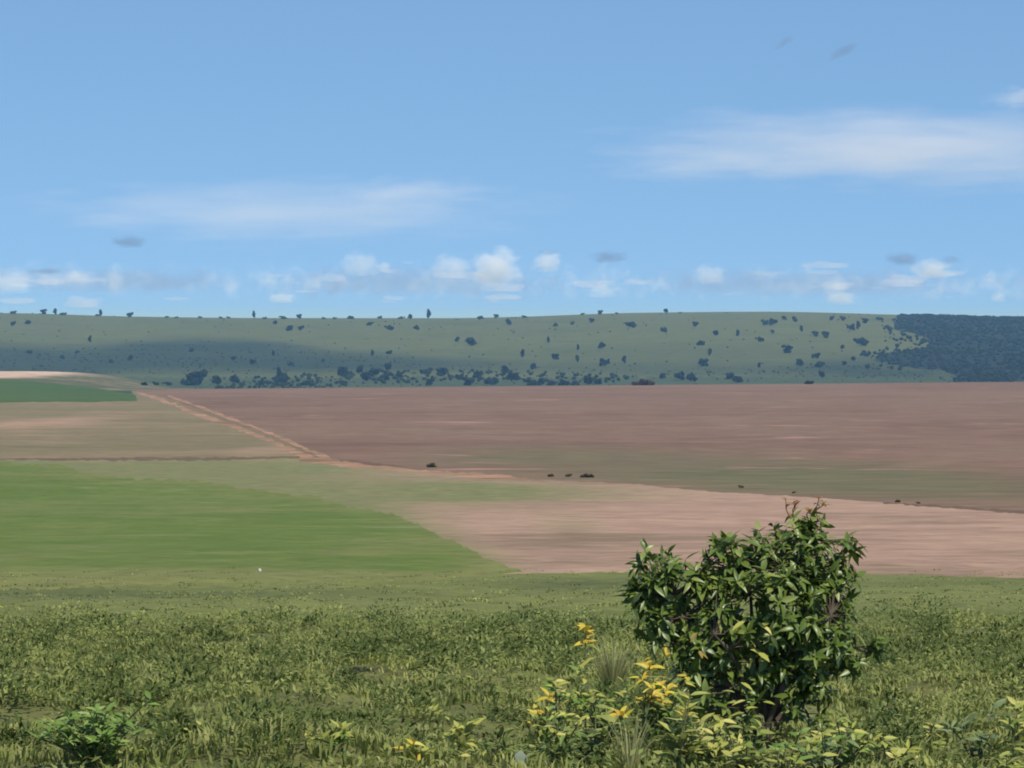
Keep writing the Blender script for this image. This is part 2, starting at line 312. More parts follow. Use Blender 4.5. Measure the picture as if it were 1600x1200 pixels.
for i, (nm, mt, P) in enumerate(PU):
    if (nm, mt) not in names: names.append((nm, mt))
    k = names.index((nm, mt)); sel = (cls < 0); idx = np.nonzero(sel)[0]; ins = inside(P, cen[idx]); cls[idx[ins]] = k
Yc = np.exp(cen[:, 1]) - 60
edge_m = 69 + 2.2 * np.sin(cen[:, 0] * 60) + 1.6 * np.sin(cen[:, 0] * 170 + 1)
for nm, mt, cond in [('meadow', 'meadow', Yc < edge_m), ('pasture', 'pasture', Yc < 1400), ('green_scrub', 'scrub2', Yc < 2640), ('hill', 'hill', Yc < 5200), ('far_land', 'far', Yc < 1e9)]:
    names.append((nm, mt)); cls[(cls < 0) & cond] = len(names) - 1
Yv = np.exp(cv[:, 1]) - 60; Xv = cv[:, 0] * (Yv + 60); Zv = H(Xv, Yv)
def px_of(X, Y, Z):
    cp, sp = math.cos(PITCH), math.sin(PITCH)
    dz = Y * cp - Z * sp; up = Y * sp + Z * cp
    return 800 + F * X / dz, 600 - F * up / dz
with np.errstate(all='ignore'): PXv, PYv = px_of(Xv, np.maximum(Yv, 3), Zv)
# cover changes inside a field (weeds, bare soil), and on the hill a painted cloud shadow: places on the land, measured from the photograph once
def sm(x, a, b): t = np.clip((x - a) / (b - a), 0, 1); return t * t * (3 - 2 * t)
def g2(cx, cy, sx, sy):
    X0, Y0 = spot(cx, cy); Xs = abs(spot(cx + sx, cy)[0] - X0); Ya = spot(cx, cy - sy)[1]; Yb = spot(cx, cy + sy)[1]
    ly = np.where(Yv > Y0, (Yv - Y0) / max(Ya - Y0, 1), (Yv - Y0) / max(Y0 - Yb, 1))
    return np.exp(-((Xv - X0) / Xs) ** 2 - ly ** 2)
def softmask(poly, du, dv, n=40):
    P = uvp(poly); q = np.stack([cv[:, 0], cv[:, 1]], 1); g = np.random.default_rng(5); m = np.zeros(len(q))
    for _ in range(n): m += inside(P, q + g.normal(0, 1, 2) * [du, dv])
    return m / n
TONE = {
 'plough': np.clip(1.0 * g2(1180, 745, 420, 32) + 0.5 * g2(800, 715, 200, 22) + 0.75 * g2(1480, 760, 260, 30) + 0.35 * g2(950, 700, 300, 25) - 0.25, 0, 1),
 'stubble': np.clip(.9 * g2(120, 724, 340, 9) + 1.05 * g2(330, 755, 330, 40) + 0.8 * g2(700, 770, 160, 20) + 0.45 * g2(880, 770, 160, 14) + 0.3 * g2(900, 830, 60, 30), 0, 1.2),
 'stubble2': np.clip(0.9 * g2(70, 660, 90, 12) + 0.7 * g2(430, 700, 60, 14) + 0.4 * g2(60, 690, 120, 10) - 0.1, 0, 1),
 'crop': np.clip(1.1 * g2(200, 905, 900, 16) + 0.7 * g2(780, 885, 60, 12) + 0.5 * g2(560, 862, 60, 8) + 0.5 * g2(120, 742, 160, 8) + 0.45 * g2(0, 870, 120, 20) + .45 * g2(330, 800, 200, 14) + .4 * g2(620, 850, 110, 12) + .4 * g2(20, 795, 60, 8) + .35 * g2(300, 885, 260, 14), 0, 1.1),
 'pasture': np.clip(0.9 * g2(200, 928, 420, 9) + 0.9 * g2(900, 910, 130, 12) + 0.6 * g2(1480, 962, 400, 14) + 0.4 * g2(1450, 910, 300, 6), 0, 1),
 'hill': np.clip(1.15 * softmask(cloud_shadow_poly, 0.005, 0.028) + .30 * g2(1080, 552, 330, 16), 0, 1.2),  # soft cloud shadow painted as a dark band, plus a duller patch of slope
 'olive': 0.9 * softmask(wob([(-600, 578), (0, 577.5), (100, 578.5), (190, 581), (150, 583.5), (70, 588), (0, 591), (-600, 592)], 14, .5, True, 10), .0035, .006),
}
crop_w = polys[[p[0] for p in polys].index('crop_field')][2]
TONE['stubble'] = np.clip(TONE['stubble'] + 1.0 * softmask(crop_w, .006, .07), 0, 1.2)
TONE['crop'] = np.clip(TONE['crop'] + 1.5 * (1 - softmask(crop_w, .005, .06)), 0, 1.1)
for k, (nm, mt) in enumerate(names):
    fs = cf[cls == k]
    if len(fs) == 0: continue
    used, inv = np.unique(fs, return_inverse=True); fs = inv.reshape(-1, 3)
    V = np.stack([Xv[used], Yv[used], Zv[used]], 1)
    a = V[fs[:, 1]] - V[fs[:, 0]]; b = V[fs[:, 2]] - V[fs[:, 0]]; flip = (a[:, 0] * b[:, 1] - a[:, 1] * b[:, 0]) < 0
    fs[flip] = fs[flip][:, ::-1]
    t = TONE.get(mt); t = t[used] if t is not None else np.zeros(len(used))
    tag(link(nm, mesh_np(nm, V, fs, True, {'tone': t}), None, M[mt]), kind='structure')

# ------------------------------------------------------------------ tubes and leaves
def tube(acc, P, r, n=6):
    P = [Vector(p) for p in P]; V = []; up = Vector((0.31, 0.2, 0.93)).normalized()
    for i, p in enumerate(P):
        d = (P[min(i + 1, len(P) - 1)] - P[max(i - 1, 0)]).normalized()
        a = d.cross(up); a = a.normalized() if a.length > 1e-4 else Vector((1, 0, 0)); b = d.cross(a)
        for j in range(n):
            t = 2 * math.pi * j / n; V.append(p + (a * math.cos(t) + b * math.sin(t)) * r[i])
    Fc = [(i * n + j, i * n + (j + 1) % n, (i + 1) * n + (j + 1) % n, (i + 1) * n + j) for i in range(len(P) - 1) for j in range(n)]
    acc.add([v[:] for v in V], Fc)
def leaf_shape(length, width, curl, fold, rows=5, point=0.6):
    V = []; 
    for i in range(rows):
        t = i / (rows - 1); wd = width * 0.5 * max(0.06, math.sin(math.pi * min(0.999, t ** point * 0.94 + 0.05)))
        y = length * t * (1 - 0.12 * curl * t); z = -curl * length * 0.35 * t * t
        for s in (-1, 0, 1): V.append((s * wd, y, z + abs(s) * wd * fold))
    Fc = [(i * 3 + j, i * 3 + j + 1, i * 3 + j + 4, i * 3 + j + 3) for i in range(rows - 1) for j in range(2)]
    return np.array(V), np.array(Fc)
def frame(d, n):
    y = Vector(d).normalized(); x = y.cross(Vector(n))
    x = x.normalized() if x.length > 1e-4 else y.orthogonal().normalized()
    z = x.cross(y)
    return Matrix((x, y, z)).transposed()
rnd = random.Random(5)
LV = [leaf_shape(1, w_, c_, f_, point=p_) for w_, c_, f_, p_ in [(0.32, 0.5, 0.3, 0.8), (0.27, 0.9, 0.35, 0.8), (0.36, 0.2, 0.25, 0.75), (0.30, 1.3, 0.4, 0.8), (0.38, 0.7, 0.2, 0.9), (0.25, 0.4, 0.5, 0.7)]]
_leafmesh = {}
def leaf_mesh(v, mat):
    if (v, mat) not in _leafmesh:
        me = mesh_np('leaf', LV[v][0], LV[v][1], True); me.materials.append(M[mat]); _leafmesh[(v, mat)] = me
    return _leafmesh[(v, mat)]
def put_leaf(parent, base, v, mat, p, Rm, s, name='leaf'):
    o = bpy.data.objects.new(name, leaf_mesh(v, mat)); C.objects.link(o); o.parent = parent
    o.matrix_local = Matrix.Translation(Vector(p) - base) @ Rm.to_4x4() @ Matrix.Scale(s, 4)
    return o

# ------------------------------------------------------------------ the big leafy shrub
def big_shrub():
    bx, by = spot(1195, 1158); base = onland(bx, by, -0.02)
    root = empty('leafy_shrub', base)
    tag(root, 'large rounded dark green leafy shrub with orange shoots at its top', 'shrub')
    k = by / F
    def P(px, row, dy=0.0):
        return Vector(((px - 800) * k, by + dy, -(row - ROW0) * k))
    lobes = [(1205, 940, 110, 118), (1255, 868, 72, 62), (1158, 880, 62, 52), (1056, 905, 64, 56), (1036, 968, 52, 50), (1110, 1000, 80, 74), (1275, 985, 68, 84), (1180, 1040, 92, 44), (1305, 905, 34, 50), (1258, 822, 36, 22), (1372, 1012, 22, 16), (1330, 1030, 30, 32), (1005, 872, 22, 22), (1120, 845, 20, 18), (1080, 1050, 30, 30), (1270, 1066, 42, 34), (1000, 940, 30, 40), (1330, 850, 22, 20), (1106, 912, 34, 34)]
    tips = []
    for (cx, cy, rx, ry) in lobes:
        rz = 0.5 * (rx + ry) * k * 0.9; n = max(6, int(rx * ry / 62))
        for i in range(n):
            d = Vector((rnd.gauss(0, 1), rnd.gauss(0, 1) - 0.35, rnd.gauss(0, 1) + 0.1)).normalized(); f = rnd.uniform(0.45, 1.0)
            c = P(cx, cy); p = c + Vector((d.x * rx * k, d.y * rz, d.z * ry * k)) * f
            if any(((p.x - P(a, b).x) / (ra * k)) ** 2 + ((p.z - P(a, b).z) / (rb * k)) ** 2 + ((p.y - by) / (0.45 * (ra + rb) * k)) ** 2 < 0.28 for a, b, ra, rb in lobes) and rnd.random() < 0.7: continue
            tips.append((p, d))
    for i in range(46):
        q = P(rnd.uniform(1085, 1275), rnd.uniform(1050, 1125), rnd.uniform(.05, .55)); tips.append((q, Vector((rnd.gauss(0, 1), rnd.gauss(0, 1), rnd.gauss(0, .6))).normalized()))
    for i in range(18):
        q = P(rnd.uniform(1075, 1285), rnd.uniform(1062, 1128), rnd.uniform(-.38, .0)); tips.append((q, Vector((rnd.gauss(0, 1), rnd.gauss(0, 1) - .4, rnd.gauss(0, .5) - .1)).normalized()))
    # stems: seven main stems from the foot, then a twig to every tip
    mains = []; acc_m = []
    for (tx, ty, dy) in [(1050, 930, -0.1), (1110, 985, -0.35), (1165, 890, 0.1), (1225, 880, -0.15), (1262, 835, 0.1), (1290, 960, -0.25), (1215, 980, 0.4), (1330, 1010, 0.0)]:
        a = base + Vector((rnd.uniform(-0.10, 0.10), rnd.uniform(-0.06, 0.06), 0)); t = P(tx, ty, dy)
        pl = []
        for i in range(7):
            s = i / 6; q = a.lerp(t, s); q += Vector((math.sin(s * 5 + tx) * 0.03, math.cos(s * 4 + tx) * 0.03, math.sin(s * math.pi) * 0.06)); pl.append(q)
        mains.append(pl); A = Acc(); tube(A, [q - base for q in pl], [0.030 - 0.022 * i / 6 for i in range(7)], 7)
        link('branch', A.mesh('branch', True), root, M['bark'])
    tw = Acc()
    allm = [(q, i) for pl in mains for i, q in enumerate(pl) if i >= 2]
    leaves = []
    for p, d in tips:
        q = min((m for m in allm if m[0].z < p.z + 0.1), key=lambda m: (m[0] - p).length, default=allm[0])[0]
        mid = q.lerp(p, 0.55) + Vector((0, 0, -0.03)); tube(tw, [q - base, mid - base, p - base], [0.007, 0.005, 0.003], 4)
        ax = (d * 0.8 + Vector((0, 0, 0.55))).normalized(); nl = rnd.randint(4, 9); ph = rnd.random() * 6.28
        e1 = ax.orthogonal().normalized(); e2 = ax.cross(e1)
        top = (p.z > P(0, 822).z and p.x > P(1225, 0).x)
        for j in range(nl):
            a = ph + j * 2.4; op = R(rnd.uniform(35, 95)); dd = (ax * math.cos(op) + (e1 * math.cos(a) + e2 * math.sin(a)) * math.sin(op))
            dd.z -= 0.15; dd.normalize(); nn = (ax + Vector((0, 0, 0.5)) + Vector((rnd.gauss(0, .35), rnd.gauss(0, .35), rnd.gauss(0, .35)))).normalized()
            pp = p - ax * (0.012 * j); leaves.append((pp, frame(dd, nn), rnd.uniform(0.075, 0.155), rnd.randrange(6), top))
    tag(link('twigs', tw.mesh('twigs', True), root, M['bark']), kind='stuff')
    # orange young shoots at the top
    for (sx, sy, ex, ey, dy) in [(1238, 815, 1228, 778, 0), (1240, 812, 1248, 782, .05), (1278, 815, 1281, 776, 0), (1262, 812, 1266, 795, -.05), (1272, 806, 1290, 788, .03)]:
        a, b = P(sx, sy, dy), P(ex, ey, dy); A = Acc(); m = a.lerp(b, .5) + Vector((-0.02, 0, 0)); tube(A, [a - base, m - base, b - base], [.006, .005, .003], 5)
        sh = link('shoot', A.mesh('shoot', True), root, M['leaf_o'])
        for j in range(6):
            an = j * 2.4 + sx; dd = Vector((math.cos(an) * .8, math.sin(an) * .8, rnd.uniform(-.2, .9))); o = put_leaf(sh, base, rnd.randrange(6), 'leaf_o', m.lerp(b, rnd.uniform(.2, 1)), frame(dd, (0, 0, 1)), rnd.uniform(.05, .09))
    for (cx, cy, n, mt, s0) in [(1020, 1035, 14, 'leaf_y', .10), (1170, 985, 5, 'leaf_yg', .13), (1165, 1075, 8, 'leaf_yg', .12), (1100, 990, 3, 'leaf_o', .1)]:
        for j in range(n):
            p = P(cx + rnd.uniform(-25, 25), cy + rnd.uniform(-32, 32), -0.42 + rnd.uniform(-.1, .05)); an = rnd.random() * 6.28
            put_leaf(root, base, rnd.randrange(6), mt, p, frame((math.cos(an), math.sin(an) * .6 - .3, rnd.uniform(-.5, .3)), (0, -.4, 1)), s0 * rnd.uniform(.8, 1.2))
    # largest / nearest leaves singly, the rest in one part
    leaves.sort(key=lambda L: L[0].y - 0.9 * L[2] * 3)
    for p, Rm, s, v, top in leaves[:258]: put_leaf(root, base, v, 'leaf_g' if p.x > P(1362, 0).x else 'leaf', p, Rm, s)
    acc = Acc()
    for p, Rm, s, v, top in leaves[258:]:
        acc.add(LV[v][0] @ np.array(Rm).T * s + np.array(p - base), LV[v][1])
    tag(link('foliage', acc.mesh('foliage', True), root, M['leaf']), kind='stuff')
    print('shrub leaves', len(leaves), 'tips', len(tips))
big_shrub()

# ------------------------------------------------------------------ single plants in the foreground
def plant(name, label, cat, px, row_base, top_row, nst, spread, ls, mat, tipmat=None, tipn=6, per=9, start=0.15, group=None, seed=0, lean=0.0, wide=None, up=0.35, dist=None):
    """stems from one foot with leaves along them and a whorl at each tip; photo px/rows fix foot and height"""
    r = random.Random(seed + 100)
    if dist: by = dist; bx = (px - 800) / F * by
    else: bx, by = spot(px, row_base)
    base = onland(bx, by, -0.01); k = by / F; h = max(0.12, -(top_row - ROW0) * k - base.z)
    root = empty(name, base); tag(root, label, cat, group)
    for i in range(nst):
        a = r.random() * 6.28; sp = spread * math.sqrt(r.random()) if nst > 1 else 0
        hh = h * (1.0 if i == 0 else r.uniform(0.55, 0.98) * (1 - .35 * (sp / max(spread, .01)) ** 2)); t = Vector((math.cos(a) * sp + lean * hh, math.sin(a) * sp * 0.7, hh))
        f = Vector((math.cos(a) * min(0.05, sp * .2), math.sin(a) * min(0.05, sp * .2), 0))
        cv_ = [f.lerp(t, s) + Vector((t.x - f.x, t.y - f.y, 0)) * (-0.22 * math.sin(math.pi * s)) for s in (0, .25, .5, .75, 1)]
        A = Acc(); tube(A, cv_, [0.009, .008, .0065, .005, .003], 5); link('stem', A.mesh('stem', True), root, M['stem'])
        for j in range(per):
            s = start + (0.97 - start) * (j + r.random() * .6) / per; q = s * 4; i0 = min(3, int(q)); p = cv_[i0].lerp(cv_[i0 + 1], q - i0)
            an = j * 2.4 + i * 1.3 + r.uniform(-.4, .4); dd = Vector((math.cos(an), math.sin(an), up + r.uniform(-.45, .35)))
            put_leaf(root, Vector((0, 0, 0)), r.randrange(6), mat, p, frame(dd, (r.gauss(0, .3), r.gauss(0, .3) - .2, 1)), 1.3 * ls * r.uniform(.7, 1.25))
        for j in range(tipn if tipmat else 0):
            an = j * 2.4 + i; dd = Vector((math.cos(an), math.sin(an), r.uniform(-.2, 1.1)))
            p = cv_[3].lerp(cv_[4], r.uniform(.35, 1.0)); put_leaf(root, Vector((0, 0, 0)), r.randrange(6), tipmat, p, frame(dd, (r.gauss(0, .3), -.5, .8)), 1.3 * ls * r.uniform(.65, 1.05))
    return root
plant('yellow_tipped_weed', 'tall slender weed with one yellow tip just left of the large shrub', 'weed', 915, 1150, 978, 1, 0, .095, 'leaf_yg', 'leaf_y', 18, 16, seed=1)
plant('yellow_tipped_weed', 'bushy weed with golden orange tips touching the left of the large shrub', 'weed', 1000, 1165, 1040, 4, .16, .10, 'leaf_m', 'leaf_y', 8, 6, seed=2)
plant('yellow_tipped_weed', 'low weed with yellow and orange leaves above the round pale leaf', 'weed', 842, 1180, 1085, 3, .12, .10, 'leaf_m', 'leaf_y', 6, 7, seed=3)
plant('bright_green_bush', 'lush bright green leafy bush at the lower left', 'bush', 148, 1240, 1088, 44, .40, .075, 'leaf_b', 'leaf_b', 4, 9, seed=4, dist=22.4, start=.12, up=.6)
plant('yellow_spiky_weed', 'spiky pale yellow weed with upright leaves left of the round pale leaf', 'weed', 718, 1225, 1132, 3, .10, .11, 'leaf_yg', 'leaf_yg', 6, 6, seed=5, dist=23.3, up=1.0)
plant('yellow_spiky_weed', 'small yellow weed at the bottom edge, left of the spiky one', 'weed', 652, 1230, 1170, 3, .12, .10, 'leaf_yg', 'leaf_y', 4, 5, seed=6, dist=23.3, up=.8)
plant('yellow_green_weed', 'tiny lime green weed low at the bottom edge, leftmost of the yellow ones', 'weed', 530, 1230, 1176, 4, .16, .08, 'leaf_b', 'leaf_yg', 5, 4, seed=7, dist=23.4)
plant('bright_green_bush', 'small bright green bush with yellow tips at the bottom edge beside the shrub', 'bush', 1320, 1235, 1120, 16, .26, .075, 'leaf_b', 'leaf_yg', 3, 6, seed=51, dist=24.4, up=.7)
plant('grey_green_weed', 'broad leaved grey green weed at the lower right', 'weed', 1525, 1195, 1108, 6, .22, .10, 'leaf_g', 'leaf_g', 4, 5, seed=8)
plant('yellow_leaved_weed', 'weed with pale yellow leaves at the right edge of the picture', 'weed', 1592, 1170, 1100, 3, .10, .12, 'leaf_yg', 'leaf_yg', 4, 5, seed=9)
plant('yellow_leaved_weed', 'weed with a few broad yellow leaves between shrub and grey green weed', 'weed', 1445, 1185, 1128, 3, .12, .11, 'leaf_yg', 'leaf_yg', 3, 4, seed=10)
plant('dark_weed', 'small dark green weed in the grass right of the large shrub', 'weed', 1382, 1140, 1092, 5, .12, .085, 'leaf_d', 'leaf_d', 3, 6, seed=11)
plant('leafy_weed', 'mixed green weed with yellow leaves in front of the shrub foot', 'weed', 1165, 1215, 1118, 6, .22, .11, 'leaf_m', 'leaf_yg', 3, 7, seed=12, dist=24.2)
plant('leafy_weed', 'pale green weed at the bottom edge, right of the shrub foot', 'weed', 1290, 1225, 1140, 6, .22, .10, 'leaf_g', 'leaf_yg', 2, 7, seed=13, dist=24.0)
plant('leafy_weed', 'dark leafy weed between the round pale leaf and the golden tipped weed', 'weed', 930, 1200, 1095, 7, .24, .11, 'leaf_d', 'leaf_m', 3, 8, seed=14)
plant('leafy_weed', 'arching green weed under the left side of the large shrub', 'weed', 1060, 1200, 1085, 7, .22, .13, 'leaf_m', 'leaf_yg', 2, 7, seed=15, up=.6)
plant('leafy_weed', 'low green weed at the bottom edge, between yellow spiky weed and pale leaf', 'weed', 770, 1235, 1140, 6, .20, .10, 'leaf_d', 'leaf_m', 3, 7, seed=16, dist=23.6)
plant('leafy_weed', 'yellowish weed at the bottom right corner of the picture', 'weed', 1585, 1240, 1165, 5, .18, .10, 'leaf_yg', 'leaf_m', 3, 6, seed=17, dist=23.6)
plant('leafy_weed', 'yellow flecked weed at the bottom edge below the dark weed', 'weed', 1385, 1235, 1150, 6, .2, .10, 'leaf_m', 'leaf_yg', 4, 6, seed=18, dist=23.8)
plant('brown_stalk', 'thin upright brown seed stalk standing in the grass at right', 'stalk', 1442, 1125, 1072, 1, 0, .03, 'leaf_o', 'leaf_o', 4, 9, seed=19, up=1.4)
plant('yellow_green_sprig', 'bushy yellow green sprigs between the slender weed and the low orange one', 'weed', 875, 1205, 1062, 12, .24, .085, 'leaf_b', 'leaf_yg', 4, 10, seed=41, dist=25.5)
plant('yellow_green_sprig', 'tall yellow green sprigs under the slender yellow tipped weed', 'weed', 945, 1190, 1040, 13, .26, .085, 'leaf_b', 'leaf_yg', 4, 10, seed=42, dist=26.4)
plant('yellow_green_sprig', 'dense green sprigs joining the left side of the large shrub', 'weed', 1032, 1190, 1050, 13, .26, .09, 'leaf_b', 'leaf_y', 4, 10, seed=43, dist=26.2)
plant('yellow_green_sprig', 'low yellowish sprigs in front of the shrub, left of its foot', 'weed', 1105, 1215, 1112, 8, .22, .08, 'leaf_yg', 'leaf_yg', 3, 7, seed=44, dist=24.6)
plant('yellow_green_sprig', 'lime green sprigs at the bottom edge between pale leaf and shrub', 'weed', 870, 1235, 1125, 8, .24, .085, 'leaf_b', 'leaf_yg', 4, 7, seed=45, dist=23.8)
plant('yellow_green_sprig', 'yellow green sprigs at the bottom edge directly below the shrub foot', 'weed', 1225, 1235, 1142, 8, .24, .08, 'leaf_yg', 'leaf_b', 3, 7, seed=46, dist=23.7)
def grass_clump(px, row, top, n, label, seed, mat='blade_p', spread=.16):
    r = random.Random(seed); bx, by = spot(px, row); base = onland(bx, by, -.02); h = -(top - ROW0) * by / F - base.z; A = Acc()
    for i in range(n):
        a = r.random() * 6.28; q = spread * math.sqrt(r.random()) * .5; p = Vector((math.cos(a) * q, math.sin(a) * q, 0)); l = h * r.uniform(.6, 1.05); o = r.uniform(.1, .55)
        d = Vector((math.cos(a), math.sin(a), 0)); wv = Vector((-math.sin(a), math.cos(a), 0)) * .007; V = []
        for s in (0, .35, .7, 1):
            c = p + d * (o * l * s * s) + Vector((0, 0, l * (s - .18 * s * s * o * 2))); ww = wv * (1 - s * .92); V += [(c - ww)[:], (c + ww)[:]]
        A.add(V, [(0, 1, 3, 2), (2, 3, 5, 4), (4, 5, 7, 6)])
    o = link('tall_grass_clump', A.mesh('tall_grass_clump'), None, M[mat]); o.location = base
    tag(o, label, 'grass clump')
grass_clump(958, 1090, 985, 260, 'pale feathery grass clump between slender yellow tipped weed and shrub', 31)
grass_clump(985, 1215, 1105, 70, 'tall pale grass stalks under the golden tipped weed', 32)
def pale_leaf():
    y = 22.6; x = (806 - 800) / F * y; base = onland(x, y, -.01); root = empty('pale_leaved_weed', base)
    tag(root, 'single round pale leaf on a short stem at the bottom edge', 'weed')
    t = Vector((.01, -.02, -(1200 - ROW0) * y / F - base.z)); A = Acc(); tube(A, [(0, 0, 0), t * .5 + Vector((.01, 0, 0)), t], [.006, .005, .004], 6); link('stem', A.mesh('stem', True), root, M['stem'])
    V, Fc = leaf_shape(1, .86, .5, .22, 11, 1.0); me = mesh_np('leaf', V, Fc, True); me.materials.append(M['leaf_p']); o = link('leaf', me, root)
    o.matrix_local = Matrix.Translation(t) @ frame((.25, -.5, 1), (0.3, -1, .6)).to_4x4() @ Matrix.Scale(.125, 4)
pale_leaf()
def stone(px, row, size, label, dist=None, sz=1.0, seed=1):
    if dist: y = dist; x = (px - 800) / F * y
    else: x, y = spot(px, row)
    bm = bmesh.new(); bmesh.ops.create_icosphere(bm, subdivisions=3, radius=size); r = random.Random(seed); o1 = r.random() * 9
    for v in bm.verts:
        c = v.co / size; v.co *= 1 + .16 * math.sin(c.x * 3 + o1) + .10 * math.sin(c.y * 5 + c.z * 4 + o1) + .06 * math.sin(c.x * 11 + c.z * 9) + r.uniform(-.03, .03); v.co.z *= sz; v.co.x *= .85
    me = bpy.data.meshes.new('pale_stone'); bm.to_mesh(me); bm.free(); me.polygons.foreach_set('use_smooth', [True] * len(me.polygons))
    o = link('pale_stone', me, None, M['stone']); o.location = onland(x, y, size * sz * .72); tag(o, label, 'stone')
stone(406, 894, .09, 'tiny whitish stone at the near edge of the green crop', None, .8, 4)

# ------------------------------------------------------------------ meadow grass and weeds (uncountable)
def blades(n, y0, y1, hmin, hmax, wd, seed, keep=None, ypow=1.0, umax=.19, per=1, rad=.1):
    """n tufts of grass with per blades each, bending outward"""
    g = np.random.default_rng(seed); t = g.random(n)
    Y = y0 + (y1 - y0) * t ** ypow; X = g.uniform(-umax, umax, n) * (Y + 8)
    if keep is not None:
        kf = keep(X, Y); s = g.random(n) < kf; X, Y = X[s], Y[s]
    th = g.uniform(hmin, hmax, len(X)) * (0.85 + .3 * np.clip(wav(X, Y, 3.5, 5), -1, 1.6)); tr_ = rad * g.uniform(.5, 1.3, len(X))
    X = np.repeat(X, per); Y = np.repeat(Y, per); th = np.repeat(th, per); tr_ = np.repeat(tr_, per); n = len(X)
    a = g.uniform(0, 2 * np.pi, n); q = tr_ * np.sqrt(g.random(n)) * (per > 1); X = X + np.cos(a) * q; Y = Y + np.sin(a) * q
    a = a + g.normal(0, .5, n); h = np.maximum(th * g.uniform(.55, 1.1, n), .03)
    Z = H(X, Y) - .01; o = g.uniform(.25, 1.3, n) * h; wds = wd * g.uniform(.6, 1.3, n)
    d = np.stack([np.cos(a), np.sin(a), 0 * a], 1); wv = np.stack([-np.sin(a), np.cos(a), 0 * a], 1)
    P = np.stack([X, Y, Z], 1); zz = np.array([0, 0, 1.0])
    m = P + d * (o * .35)[:, None] + zz * (h * .75)[:, None]; e = P + d * o[:, None] + zz * h[:, None]
    V = np.stack([P - wv * wds[:, None], P + wv * wds[:, None], m - wv * (wds * .8)[:, None], m + wv * (wds * .8)[:, None], e], 1).reshape(-1, 3)
    k = np.arange(n)[:, None] * 5; Fc = np.concatenate([k + [[0, 1, 3]], k + [[0, 3, 2]], k + [[2, 3, 4]]], 0)
    return V, Fc
def rag(X, Y): return np.clip((73 - Y + 2.0 * np.sin(X * .9) + 5 * wav(X, Y, 6, 33)) / 13, 0, 1)
V, Fc = blades(12500, 18, 80, .05, .16, .009, 1, rag, .9, per=26, rad=.22)
tag(link('meadow_grass', mesh_np('meadow_grass', V, Fc), None, M['blade']), 'rough olive green grass covering the near meadow', 'grass', kind='stuff')
V, Fc = blades(7000, 66, 134, .02, .06, .022, 2, lambda X, Y: np.clip((128 - Y) / 50, .12, 1), .8, .16, per=9, rad=.45)
tag(link('pasture_grass', mesh_np('pasture_grass', V, Fc), None, M['blade']), 'short even grass of the pasture strip behind the meadow', 'grass', kind='stuff')
def weeds(n, y0, y1, seed, mat, name, label, rmin, rmax, per, ls, ypow=1.0, dens=None):
    g = random.Random(seed); acc_V, acc_F, c = [], [], 0
    for i in range(n):
        y = y0 + (y1 - y0) * g.random() ** ypow; x = g.uniform(-.19, .19) * (y + 8)
        if dens is not None and g.random() > dens(x, y): continue
        r = g.uniform(rmin, rmax) * (1 + .3 * (y - 25) / 45); z = float(H(x, y)); hh = r * g.uniform(.7, 1.15)
        for j in range(per):
            d = Vector((g.gauss(0, 1), g.gauss(0, 1), abs(g.gauss(0, .8)) + .1)).normalized(); f = g.uniform(.45, 1.0)
            p = np.array([x + d.x * r * f, y + d.y * r * f, z + d.z * hh * f + .02])
            Rm = np.array(frame((d.x + g.gauss(0, .4), d.y + g.gauss(0, .4), d.z * .6 + g.gauss(0, .35)), (g.gauss(0, .4), g.gauss(0, .4) - .2, 1)))
            s = ls * g.uniform(.7, 1.3) * (1 + .35 * (y - 25) / 45)
            Q = np.array([[0, 0, 0], [-.2, .5, .03], [0, 1, -.12], [.2, .5, .03]]) * s
            acc_V.append(Q @ Rm.T + p); acc_F.append((c, c + 3, c + 2, c + 1)); c += 4
    tag(link(name, mesh_np(name, np.concatenate(acc_V), np.array(acc_F)), None, M[mat]), label, 'weeds', kind='stuff')
def patch(x, y): return float(np.clip(.50 + .55 * wav(x, y, 5.5, 17), 0, 1)) * float(rag(x, y))
weeds(1150, 21, 76, 3, 'leaf_w', 'meadow_weeds', 'dark green leafy weeds in clumps through the meadow', .16, .42, 150, .062, .9, patch)
weeds(2500, 20, 76, 4, 'leaf_m', 'meadow_herbs', 'olive green herbs scattered between the meadow grass', .10, .28, 34, .060, .85, None)
weeds(170, 20, 45, 5, 'leaf_yg', 'meadow_yellow_herbs', 'yellowish herbs dotted through the near meadow', .05, .12, 9, .075, 1.3, None)

